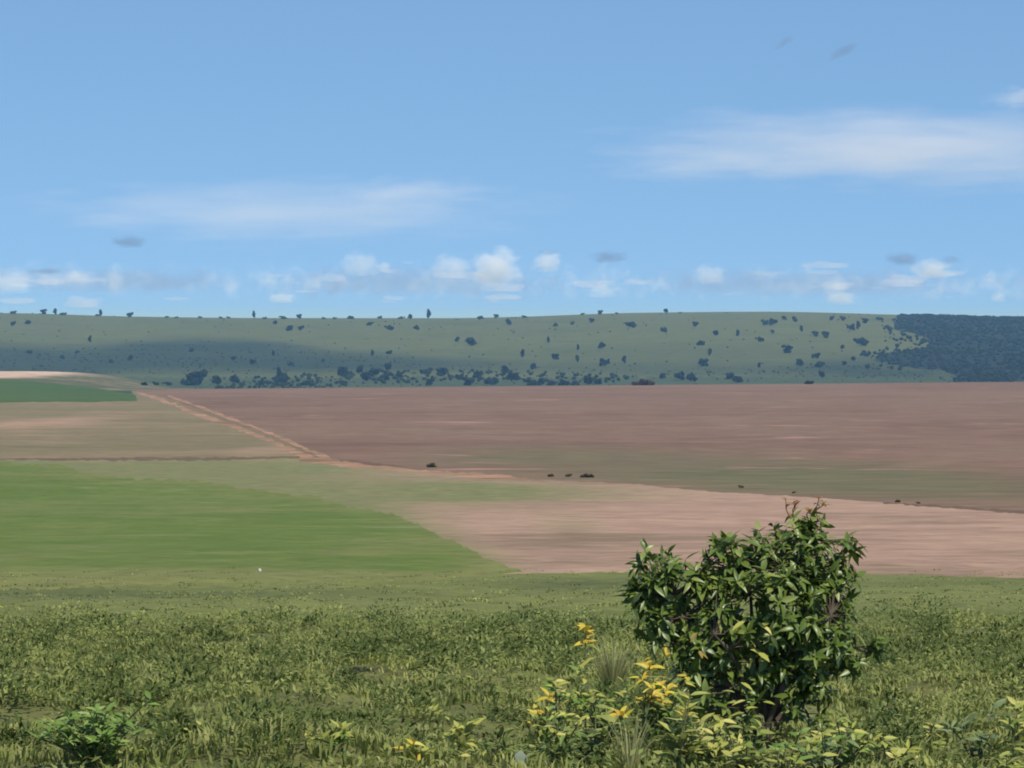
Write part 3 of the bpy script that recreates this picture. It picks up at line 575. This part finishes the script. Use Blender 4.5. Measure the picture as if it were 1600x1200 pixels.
# ------------------------------------------------------------------ far trees
def tree_proto(kind, seed):
    """unit tree, 1 m high: (trunk mesh, crown mesh)"""
    r = random.Random(seed); T = Acc(); K = Acc()
    a0, b0, z0, sx, n = {'tall': (.16, .24, .55, .13, 6), 'bush': (.34, .26, .26, .62, 9), 'wide': (.30, .24, .46, .55, 9), 'round': (.27, .27, .45, .34, 9)}[kind]
    lob = [(0, 0, z0, a0 * 1.15, b0 * 1.1)]
    for i in range(n):
        lob.append((r.uniform(-sx, sx), r.uniform(-sx, sx), z0 + r.uniform(-.30, .28) * (1.1 if kind == 'tall' else .9), a0 * r.uniform(.45, .85), b0 * r.uniform(.4, .85)))
    th = .45
    tube(T, [(0, 0, -.06), (.015, 0, th * .5), (0, .01, th)], [.034, .028, .02], 6)
    for (x, y, z, a, b) in lob[1:5]: tube(T, [(0, 0, th * .6), (x * .5, y * .5, (th * .6 + z) * .5), (x * .9, y * .9, z)], [.02, .014, .007], 5)
    for (x, y, z, a, b) in lob:
        for i in range(int(75 * a / .2)):
            d = Vector((r.gauss(0, 1), r.gauss(0, 1), r.gauss(0, 1))).normalized(); f = r.uniform(.3, 1.1); c = np.array([x + d.x * a * f, y + d.y * a * f, max(.03, z + d.z * b * f)])
            Rm = np.array(frame((r.gauss(0, 1), r.gauss(0, 1), r.gauss(0, .6)), (d.x, d.y, d.z + .5))); s = r.uniform(.045, .10)
            K.add(np.array([[-s, -s, 0], [s, -s * .8, .02], [s * .9, s, 0], [-s * .8, s * 1.1, -.02]]) @ Rm.T + c, [(0, 1, 2, 3)])
    return T.mesh('trunk'), K.mesh('crown')
PROTO = {}
def proto(kind, v, mat):
    if (kind, v, mat) not in PROTO:
        t, c = tree_proto(kind, hash((len(kind), v)) % 999); t.materials.append(M['bark']); c.materials.append(M[mat]); PROTO[(kind, v, mat)] = (t, c)
    return PROTO[(kind, v, mat)]
tr = random.Random(3)
ONES = ['', 'first', 'second', 'third', 'fourth', 'fifth', 'sixth', 'seventh', 'eighth', 'ninth', 'tenth', 'eleventh', 'twelfth', 'thirteenth', 'fourteenth', 'fifteenth', 'sixteenth', 'seventeenth', 'eighteenth', 'nineteenth']
def ordw(n):
    if n < 20: return ONES[n]
    t = ['twent', 'thirt', 'fort', 'fift', 'sixt'][n // 10 - 2]
    return t + 'ieth' if n % 10 == 0 else t + 'y-' + ONES[n % 10]
def far_tree(px, row, hpx, kind, label, cat, group, name=None, mat='tree', wf=1.0, skyline=False, big=1.0):
    """row is the photo row of the foot"""
    if skyline: X, Y = spot(px, row); Y = max(Y, 4120 + tr.uniform(-40, 60)); X = (px - 800) / F * Y
    else: X, Y = spot(px, row)
    hgt = 1.02 * big * hpx * Y / F; t, c = proto(kind, tr.randrange(5), mat); e = empty(name or {'tall': 'slender_tree', 'bush': 'bush', 'wide': 'spreading_tree', 'round': 'round_tree'}[kind], onland(X, Y), tr.random() * 6.28)
    e.scale = (hgt * wf, hgt * wf, hgt); tag(e, label, cat, group)
    link('trunk', t, e); link('crown', c, e)
KW = {'tall': 'slender tree', 'bush': 'low bush', 'wide': 'spreading tree', 'round': 'rounded tree'}
def row_of(lst, where, group, **kw):
    lst = sorted((a, min(b, 602) if 'foot' in where else b, c, d) for a, b, c, d in lst)
    for i, (px, row, h, kind) in enumerate(lst):
        tail = 'leftmost of its row' if i == 0 else ('rightmost of its row' if i == len(lst) - 1 else ordw(i + 1) + ' from the left')
        far_tree(px, row, h, kind, f'dark {KW[kind]} {where}, {tail}', 'bush' if kind == 'bush' else 'tree', group, **kw)
row_of([(20, 493, 7, 'wide'), (68, 495, 9, 'round'), (86, 494, 12, 'tall'), (98, 497, 7, 'bush'), (157, 497, 12, 'tall'), (151, 499, 5, 'bush'), (203, 497, 10, 'round'), (260, 500, 5, 'bush'), (275, 500, 5, 'bush'), (312, 500, 5, 'bush'), (345, 499, 5, 'bush'), (357, 499, 5, 'bush'), (397, 499, 12, 'tall'), (413, 500, 5, 'bush'), (443, 500, 8, 'bush'), (467, 499, 8, 'round'), (505, 500, 5, 'bush'), (523, 500, 5, 'bush'), (548, 501, 8, 'bush'), (593, 501, 6, 'bush'), (627, 500, 7, 'bush'), (641, 500, 9, 'round'), (670, 503, 15, 'tall'), (752, 503, 8, 'bush'), (776, 499, 7, 'round'), (820, 499, 6, 'bush'), (910, 498, 5, 'bush'), (938, 496, 7, 'round'), (963, 497, 4, 'bush'), (1040, 494, 8, 'round'), (1062, 494, 4, 'bush')],
       'on the skyline of the grassy hill', 'trees along the ridge', skyline=True)
row_of([(20, 509, 9, 'round'), (43, 507, 8, 'wide'), (430, 507, 8, 'round'), (453, 517, 11, 'round'), (470, 516, 9, 'round'), (577, 509, 8, 'wide'), (608, 516, 10, 'wide'), (651, 516, 10, 'round'), (795, 508, 11, 'round'), (868, 511, 8, 'round'), (894, 508, 7, 'round'), (925, 504, 8, 'round'), (985, 512, 12, 'wide'), (1038, 520, 10, 'wide'), (1087, 510, 9, 'round'), (1118, 524, 10, 'round'), (1153, 525, 12, 'tall'), (1197, 509, 11, 'wide'), (1207, 508, 12, 'wide'), (1207, 521, 7, 'round'), (1225, 500, 8, 'round'), (1242, 503, 10, 'round'), (1252, 519, 12, 'tall'), (1274, 526, 11, 'round'), (1290, 528, 13, 'round'), (1300, 500, 8, 'round'), (1317, 501, 9, 'round'), (1330, 516, 11, 'wide'), (1341, 515, 14, 'tall'), (1352, 505, 9, 'round'), (1375, 500, 8, 'bush'), (1390, 518, 10, 'round')],
       'on the upper grass slope', 'trees on the upper slope')
row_of([(140, 536, 12, 'tall'), (714, 534, 9, 'round'), (735, 540, 16, 'round'), (582, 557, 11, 'tall'), (607, 553, 8, 'bush'), (857, 537, 11, 'tall'), (816, 560, 14, 'tall'), (833, 577, 12, 'round'), (867, 562, 11, 'round'), (902, 566, 13, 'tall'), (903, 548, 10, 'tall'), (940, 545, 13, 'round'), (944, 572, 14, 'wide'), (975, 568, 14, 'tall'), (1094, 539, 10, 'bush'), (1098, 572, 14, 'round'), (1109, 556, 12, 'tall'), (1187, 534, 10, 'wide'), (1186, 575, 10, 'tall'), (1230, 551, 14, 'round'), (1275, 560, 11, 'wide'), (1250, 572, 13, 'round'), (1280, 574, 12, 'wide'), (1316, 545, 8, 'round'), (1345, 540, 16, 'wide'), (1352, 558, 12, 'wide'), (1333, 564, 9, 'round'), (1355, 577, 10, 'round'), (1320, 570, 7, 'round')],
       'on the lower grass slope', 'trees on the lower slope')
row_of([(46, 553, 8, 'wide'), (97, 562, 9, 'round'), (120, 552, 6, 'wide'), (174, 568, 8, 'round'), (203, 564, 10, 'round'), (65, 573, 5, 'bush'), (300, 550, 8, 'round'), (395, 569, 9, 'round'), (427, 556, 10, 'tall'), (365, 562, 7, 'wide'), (455, 572, 8, 'wide'), (505, 566, 7, 'round')],
       'in the painted cloud shadow at left', 'trees in the painted cloud shadow')
row_of([(308, 608, 26, 'round'), (295, 608, 14, 'bush'), (339, 601, 14, 'round'), (366, 600, 15, 'round'), (440, 608, 22, 'round'), (436, 594, 17, 'tall'), (407, 609, 11, 'bush'), (225, 608, 7, 'bush'), (245, 608, 7, 'bush'), (264, 608, 8, 'bush'), (480, 607, 12, 'bush'), (535, 589, 16, 'round'), (538, 606, 9, 'bush'), (562, 583, 12, 'round'), (572, 595, 14, 'round'), (585, 588, 14, 'wide'), (606, 578, 12, 'round'), (602, 594, 13, 'wide'), (625, 590, 9, 'round'), (672, 605, 12, 'round'), (663, 586, 10, 'wide'), (692, 588, 15, 'round'), (716, 594, 10, 'wide'), (733, 606, 12, 'round'), (745, 592, 14, 'round'), (762, 600, 10, 'bush'), (773, 605, 13, 'round'), (790, 583, 12, 'round'), (805, 594, 13, 'wide'), (832, 604, 14, 'bush'), (846, 604, 12, 'round'), (860, 602, 10, 'bush'), (882, 603, 12, 'bush'), (897, 602, 9, 'bush'), (918, 601, 13, 'round'), (932, 600, 10, 'bush'), (1035, 592, 9, 'round'), (1063, 594, 13, 'wide'), (1080, 597, 15, 'round'), (1140, 593, 12, 'round'), (1152, 598, 12, 'wide'), (1284, 590, 10, 'round'), (1265, 600, 8, 'bush')],
       'at the hill foot behind the ploughed field', 'trees along the hill foot', big=1.15)
far_tree(1012, 602, 16, 'bush', 'reddish brown bush behind the far edge of the ploughed field', 'bush', None, 'reddish_bush', 'tree_r')
far_tree(996, 602, 10, 'bush', 'smaller reddish bush, left of the larger reddish one', 'bush', None, 'reddish_bush', 'tree_r')
row_of([(675, 730, 9, 'bush'), (862, 745, 6, 'bush'), (888, 745, 6, 'bush'), (914, 746, 8, 'bush'), (922, 746, 7, 'bush'), (1158, 762, 5, 'bush'), (1240, 771, 4, 'bush'), (1402, 785, 5, 'bush'), (1435, 787, 4, 'bush')],
       'on the margin between ploughed field and stubble', 'bushes along the field margin', mat='bushb', name='field_bush', big=1.3)

# woodland on the right of the hill and low scrub: masses
def lumps(poly, n, rmin, rmax, name, label, mat, seed, zs=.85):
    bm = bmesh.new(); bmesh.ops.create_icosphere(bm, subdivisions=1, radius=1); iv = np.array([v.co[:] for v in bm.verts]); jf = np.array([[v.index for v in f.verts] for f in bm.faces]); bm.free()
    g = np.random.default_rng(seed); P = np.array([UV(*p) for p in poly]); lo, hi = P.min(0), P.max(0); lo[0] = max(lo[0], -.25); hi[0] = min(hi[0], .26)
    q = g.uniform(lo, hi, (n * 6, 2)); q = q[inside(P, q) & (q[:, 1] > math.log(2360))][:n]; Y = np.exp(q[:, 1]) - 60; X = q[:, 0] * (Y + 60); Z = H(X, Y); n = len(X)
    r = g.uniform(rmin, rmax, n); noise_ = 1 + g.uniform(-.22, .22, (n, len(iv)))
    V = iv[None] * noise_[..., None] * (r[:, None, None] * np.array([1, 1, zs])) + np.stack([X, Y, Z + r * .7], 1)[:, None]
    Fc = jf[None] + (np.arange(n) * len(iv))[:, None, None]
    tag(link(name, mesh_np(name, V.reshape(-1, 3), Fc.reshape(-1, 3)), None, M[mat]), label, 'woodland' if 'wood' in name else 'shrubs' if 'shrubs' in name else 'scrub', kind='stuff')
lumps(wood_poly, 13000, .9, 2.0, 'woodland', 'dark bluish woodland covering the right end of the hill', 'wood', 1, .6)
lumps([spot(1375, 500), spot(1470, 527), spot(1465, 545), spot(1410, 582), spot(1345, 566), spot(1385, 530)], 130, .5, 2.2, 'woodland_edge_bushes', 'dark bushes thinning out along the edge of the woodland', 'wood', 9, .8)
shadow_outline = cloud_shadow_poly
lumps(shadow_outline, 1500, .4, .9, 'shadow_scrub', 'dark low scrub added across the painted cloud shadow on the lower hill', 'wood', 2, .6)  # dark lumps added to fill the painted cloud shadow
lumps([(-600, 2560), (600, 2560), (800, 4200), (-800, 4200)], 700, .35, 1.0, 'hill_shrubs', 'tiny dark shrubs sprinkled over the grassy hill', 'tree', 4, .7)
lumps([spot(200, 603), spot(560, 600), spot(960, 598), spot(1010, 588), spot(800, 580), spot(600, 580), spot(400, 590), spot(200, 594)], 420, .6, 1.9, 'hedge_scrub', 'dark straggling band of scrub between the foot trees', 'tree', 12, .8)
lumps([(-420, 2300), (-420, 2620), (420, 2620), (420, 2300)], 330, .4, 1.0, 'foot_scrub', 'low green scrub along the foot of the hill', 'bushg', 3, .6)

# ------------------------------------------------------------------ clouds, 45 km off, as bodies of thin mist
def cloud_mat(name, dens, g, col=(1, 1, 1)):
    m = bpy.data.materials.new(name); m.use_nodes = True; n = m.node_tree; n.nodes.clear()
    o = n.nodes.new('ShaderNodeOutputMaterial'); v = n.nodes.new('ShaderNodeVolumePrincipled'); v.inputs['Density'].default_value = dens; v.inputs['Color'].default_value = (*col, 1); v.inputs['Anisotropy'].default_value = g
    n.links.new(v.outputs[0], o.inputs['Volume']); return m
CM = {'white': cloud_mat('sunlit_cumulus', .0042, -.45), 'mid': cloud_mat('thin_cumulus', .0018, -.3), 'grey': cloud_mat('grey_cloud', .0018, .3, (.45, .55, .72)), 'veil': cloud_mat('veil_cloud', .00015, -.35), 'veil2': cloud_mat('faint_veil_cloud', .00006, -.35), 'bank': cloud_mat('bluish_cloud_bank', .00013, .3, (.55, .65, .85)), 'puff': cloud_mat('thin_puffs', .0013, -.1, (.85, .9, 1))}
def wispy(name, dens, g, col, sc, amp, sharp, bias=.85):
    """cloud stuff: dense in the middle of its body, torn into wisps by noise"""
    m = cloud_mat(name, dens, g, col); n = m.node_tree; L = n.links; v = n.nodes['Principled Volume']
    tc = n.nodes.new('ShaderNodeTexCoord'); oi = n.nodes.new('ShaderNodeObjectInfo')
    r = n.nodes.new('ShaderNodeVectorMath'); r.operation = 'LENGTH'; L.new(tc.outputs['Object'], r.inputs[0])
    off = n.nodes.new('ShaderNodeVectorMath'); off.operation = 'ADD'; mu = n.nodes.new('ShaderNodeVectorMath'); mu.operation = 'SCALE'; mu.inputs[0].default_value = (37, 91, 53); L.new(oi.outputs['Random'], mu.inputs['Scale'])
    st = n.nodes.new('ShaderNodeVectorMath'); st.operation = 'MULTIPLY'; st.inputs[1].default_value = sc; L.new(tc.outputs['Object'], st.inputs[0])
    L.new(st.outputs[0], off.inputs[0]); L.new(mu.outputs[0], off.inputs[1])
    nz = n.nodes.new('ShaderNodeTexNoise'); nz.inputs['Scale'].default_value = 1; nz.inputs['Detail'].default_value = 4; nz.inputs['Roughness'].default_value = .6; L.new(off.outputs[0], nz.inputs['Vector'])
    a = n.nodes.new('ShaderNodeMath'); a.operation = 'MULTIPLY_ADD'; a.inputs[1].default_value = amp; L.new(nz.outputs[0], a.inputs[0])
    b = n.nodes.new('ShaderNodeMath'); b.operation = 'MULTIPLY_ADD'; b.inputs[1].default_value = -1; b.inputs[2].default_value = bias - amp * .5; L.new(r.outputs['Value'], b.inputs[0]); L.new(b.outputs[0], a.inputs[2])
    c = n.nodes.new('ShaderNodeMath'); c.operation = 'MULTIPLY'; c.inputs[1].default_value = sharp; c.use_clamp = True; L.new(a.outputs[0], c.inputs[0])
    d = n.nodes.new('ShaderNodeMath'); d.operation = 'MULTIPLY'; d.inputs[1].default_value = dens; L.new(c.outputs[0], d.inputs[0]); L.new(d.outputs[0], v.inputs['Density'])
    return m
CM.update({'mott': wispy('mottled_small_clouds', .0017, -.35, (1, 1, 1), (7, 3, 1.3), 5.0, 1.4, .25), 'mottg': wispy('mottled_grey_clouds', .0022, .1, (.58, .66, .84), (7, 3, 1.5), 5.0, 1.4, .25), 'white': wispy('sunlit_cumulus', .0036, -.4, (1, .99, .98), (2.0, 2.0, 2.0), 1.9, 2.4), 'mid': wispy('thin_cumulus', .0020, -.35, (1, 1, 1), (1.8, 1.8, 1.8), 1.8, 2.2),
           'grey': wispy('grey_cloud', .0032, .3, (.45, .55, .72), (1.8, 1.8, 1.6), 1.5, 2.2), 'veil': wispy('veil_cloud', .00040, -.35, (1, .95, .95), (3.0, 2.2, 2.4), 2.0, 1.2),
           'veil2': wispy('faint_veil_cloud', .00016, -.35, (1, .95, .95), (3.2, 2.4, 2.4), 2.0, 1.2), 'bank': wispy('bluish_cloud_bank', .00022, .2, (.62, .70, .86), (5, 5, 1.6), 2.0, 1.6)})
def cloud(px, row, wpx, hpx, kind, label, seed, dist=45000.0, name='cloud', depth=None, tilt=0.0, flat=.3):
    k = dist / F; wx, hz = wpx * k / 2 * 1.25, hpx * k / 2 * 1.25; dy = depth or (wx + hz) * .5
    bm = bmesh.new(); bmesh.ops.create_icosphere(bm, subdivisions=3, radius=1.05)
    for v in bm.verts:
        if v.co.z < -flat - .2: v.co.z = -flat - .2 + (v.co.z + flat + .2) * .3
    me = bpy.data.meshes.new(name); bm.to_mesh(me); bm.free()
    o = link(name, me, None, CM[kind]); cp, sp = math.cos(PITCH), math.sin(PITCH)
    b = (600 - row) / F; o.location = ((px - 800) * k, dist * (cp + b * sp), dist * (-sp + b * cp)); o.rotation_euler = (0, tilt, 0)
    o.scale = (wx, dy, hz); tag(o, label, 'cloud')
cloud(1400, 232, 860, 118, 'veil', 'broad pale veil of cloud at the upper right', 1, depth=2600, name='veil_cloud', flat=.9)
cloud(1610, 152, 130, 34, 'veil', 'small pale wisp at the right edge above the broad veil', 2, depth=1500, name='veil_cloud', flat=.9)
cloud(1080, 262, 260, 40, 'veil2', 'faint thin tail at the left end of the broad veil', 3, depth=2000, name='veil_cloud', flat=.9)
cloud(440, 330, 760, 95, 'veil2', 'long faint veil of cloud at middle left', 4, depth=3200, name='veil_cloud', flat=.9)
cloud(650, 300, 260, 50, 'veil2', 'faint pinkish streak at the right end of the left veil', 5, depth=2200, name='veil_cloud', flat=.9)
cloud(1318, 80, 62, 16, 'grey', 'thin grey slanting wisp high at the upper right', 6, tilt=R(-28), name='grey_wisp', flat=.9)
cloud(1226, 66, 40, 12, 'grey', 'smaller grey wisp left of the slanting one', 7, tilt=R(-32), name='grey_wisp', flat=.9)
cloud(203, 378, 60, 22, 'grey', 'small lone grey cloud at left above the horizon clouds', 8, name='grey_cloud')
cloud(74, 424, 60, 10, 'grey', 'flat grey cloud at far left low in the sky', 9, name='grey_cloud')
cloud(952, 402, 58, 22, 'grey', 'grey cloud right of the two bright cumulus clouds', 10, name='grey_cloud')
cloud(1410, 405, 56, 24, 'grey', 'grey cloud left of the bright cumulus at right', 11, name='grey_cloud')
cloud(1484, 406, 36, 14, 'grey', 'small grey cloud right above the bright cumulus at right', 12, name='grey_cloud')
cloud(856, 394, 36, 8, 'grey', 'tiny grey cap above the second bright cumulus', 13, name='grey_cloud')
cloud(775, 420, 72, 62, 'white', 'tallest bright white cumulus near the middle of the horizon', 14, name='cumulus_cloud')
cloud(855, 411, 44, 34, 'white', 'bright cumulus just right of the tallest one', 15, name='cumulus_cloud')
cloud(704, 418, 66, 40, 'mid', 'soft cumulus just left of the tallest one', 16, name='cumulus_cloud')
cloud(562, 415, 60, 40, 'mid', 'pale cumulus left of middle with a bright top', 17, name='cumulus_cloud')
cloud(600, 418, 26, 20, 'white', 'small white puff beside the pale cumulus left of middle', 18, name='cumulus_cloud')
cloud(441, 466, 44, 18, 'white', 'small bright cloud just above the ridge at left', 19, name='cumulus_cloud')
cloud(18, 441, 72, 44, 'mid', 'pale cumulus at the left edge of the picture', 20, name='cumulus_cloud')
cloud(116, 433, 24, 20, 'white', 'tiny white puff next to the flat grey cloud at far left', 21, name='cumulus_cloud')
cloud(1108, 430, 58, 34, 'mid', 'pale cumulus pair right of the grey cloud', 22, name='cumulus_cloud')
cloud(1458, 421, 66, 32, 'white', 'bright cumulus at right with grey clouds above it', 23, name='cumulus_cloud')
cloud(1316, 466, 46, 24, 'white', 'low white cumulus just above the hill at right', 24, name='cumulus_cloud')
cloud(1311, 448, 26, 16, 'mid', 'faint puff on top of the low white cumulus', 25, name='cumulus_cloud')
cloud(1560, 465, 24, 16, 'white', 'tiny white puff low above the dark woodland', 26, name='cumulus_cloud')
cloud(940, 456, 50, 22, 'mid', 'faint small cumulus low at the middle right', 27, name='cumulus_cloud')
cloud(770, 468, 24, 16, 'mid', 'faint tiny puff below the tallest cumulus', 28, name='cumulus_cloud')
cloud(640, 440, 420, 50, 'bank', 'bluish bank of low cloud behind the middle cumulus row', 29, dist=60000, depth=2500, name='cloud_bank')
cloud(1250, 445, 560, 44, 'bank', 'bluish bank of low cloud behind the right cumulus row', 30, dist=60000, depth=2500, name='cloud_bank')
cloud(180, 440, 380, 40, 'bank', 'faint bank of low cloud at the left horizon', 33, dist=60000, depth=2500, name='cloud_bank')

for i in range(10):
    tail = 'leftmost' if i == 0 else 'rightmost' if i == 9 else ordw(i + 1) + ' from the left'
    cloud(-450 + i * 280 + (i * 37) % 60, 432 + (i * 23) % 21, 330, 62, 'mott', f'mottled white patch in the low cloud row, {tail}', 60 + i, dist=50000, depth=500, name='cloud_row', flat=.5)
    cloud(-330 + i * 280 + (i * 53) % 70, 428 + (i * 31) % 25, 300, 56, 'mottg', f'mottled bluish grey patch in the low cloud row, {tail}', 80 + i, dist=54000, depth=500, name='grey_cloud_row', flat=.5)
g = random.Random(77); bm = bmesh.new(); cp, sp = math.cos(PITCH), math.sin(PITCH)
for i in range(90):
    px = g.uniform(-900, 2500); row = 442 + g.gauss(0, 20); D = 52000; k = D / F; wx = g.uniform(8, 34) * k; hz = wx * g.uniform(.16, .42); b = (600 - row) / F
    nv = bmesh.ops.create_icosphere(bm, subdivisions=3, radius=1)['verts']; o1 = g.random() * 9
    c = Vector(((px - 800) * k, D * (cp + b * sp) + g.uniform(-9000, 9000), D * (-sp + b * cp)))
    for v in nv:
        q = v.co * (1 + .25 * math.sin(v.co.x * 4 + o1) * math.cos(v.co.z * 3 + o1) + .12 * math.sin(v.co.x * 9 + v.co.y * 7 + o1)); v.co = c + Vector((q.x * wx, q.y * wx, max(q.z, -.45) * hz))
me = bpy.data.meshes.new('scattered_low_cloud'); bm.to_mesh(me); bm.free()
tag(link('scattered_low_cloud', me, None, CM['puff']), 'scattered thin bluish puffs of cloud along the whole horizon', 'clouds', kind='stuff')

# ------------------------------------------------------------------ the air
bm = bmesh.new(); bmesh.ops.create_cube(bm, size=1)
for v in bm.verts: v.co = Vector((v.co.x * 46400, 15100 if v.co.y > 0 else -300, 24 if v.co.z > 0 else -52))
for v in bm.verts:
    if v.co.y > 0: v.co.y = 16500
me = bpy.data.meshes.new('haze'); bm.to_mesh(me); bm.free()
hm = cloud_mat('thin_blue_haze', 8.0e-5, 0.0, (.28, .60, 1.0))
hm.node_tree.nodes['Principled Volume'].inputs['Absorption Color'].default_value = (1, 1, 1, 1)      # clear air scatters, it does not absorb
tag(link('haze', me, None, hm), 'thin pale haze over the whole valley', 'haze', kind='stuff')
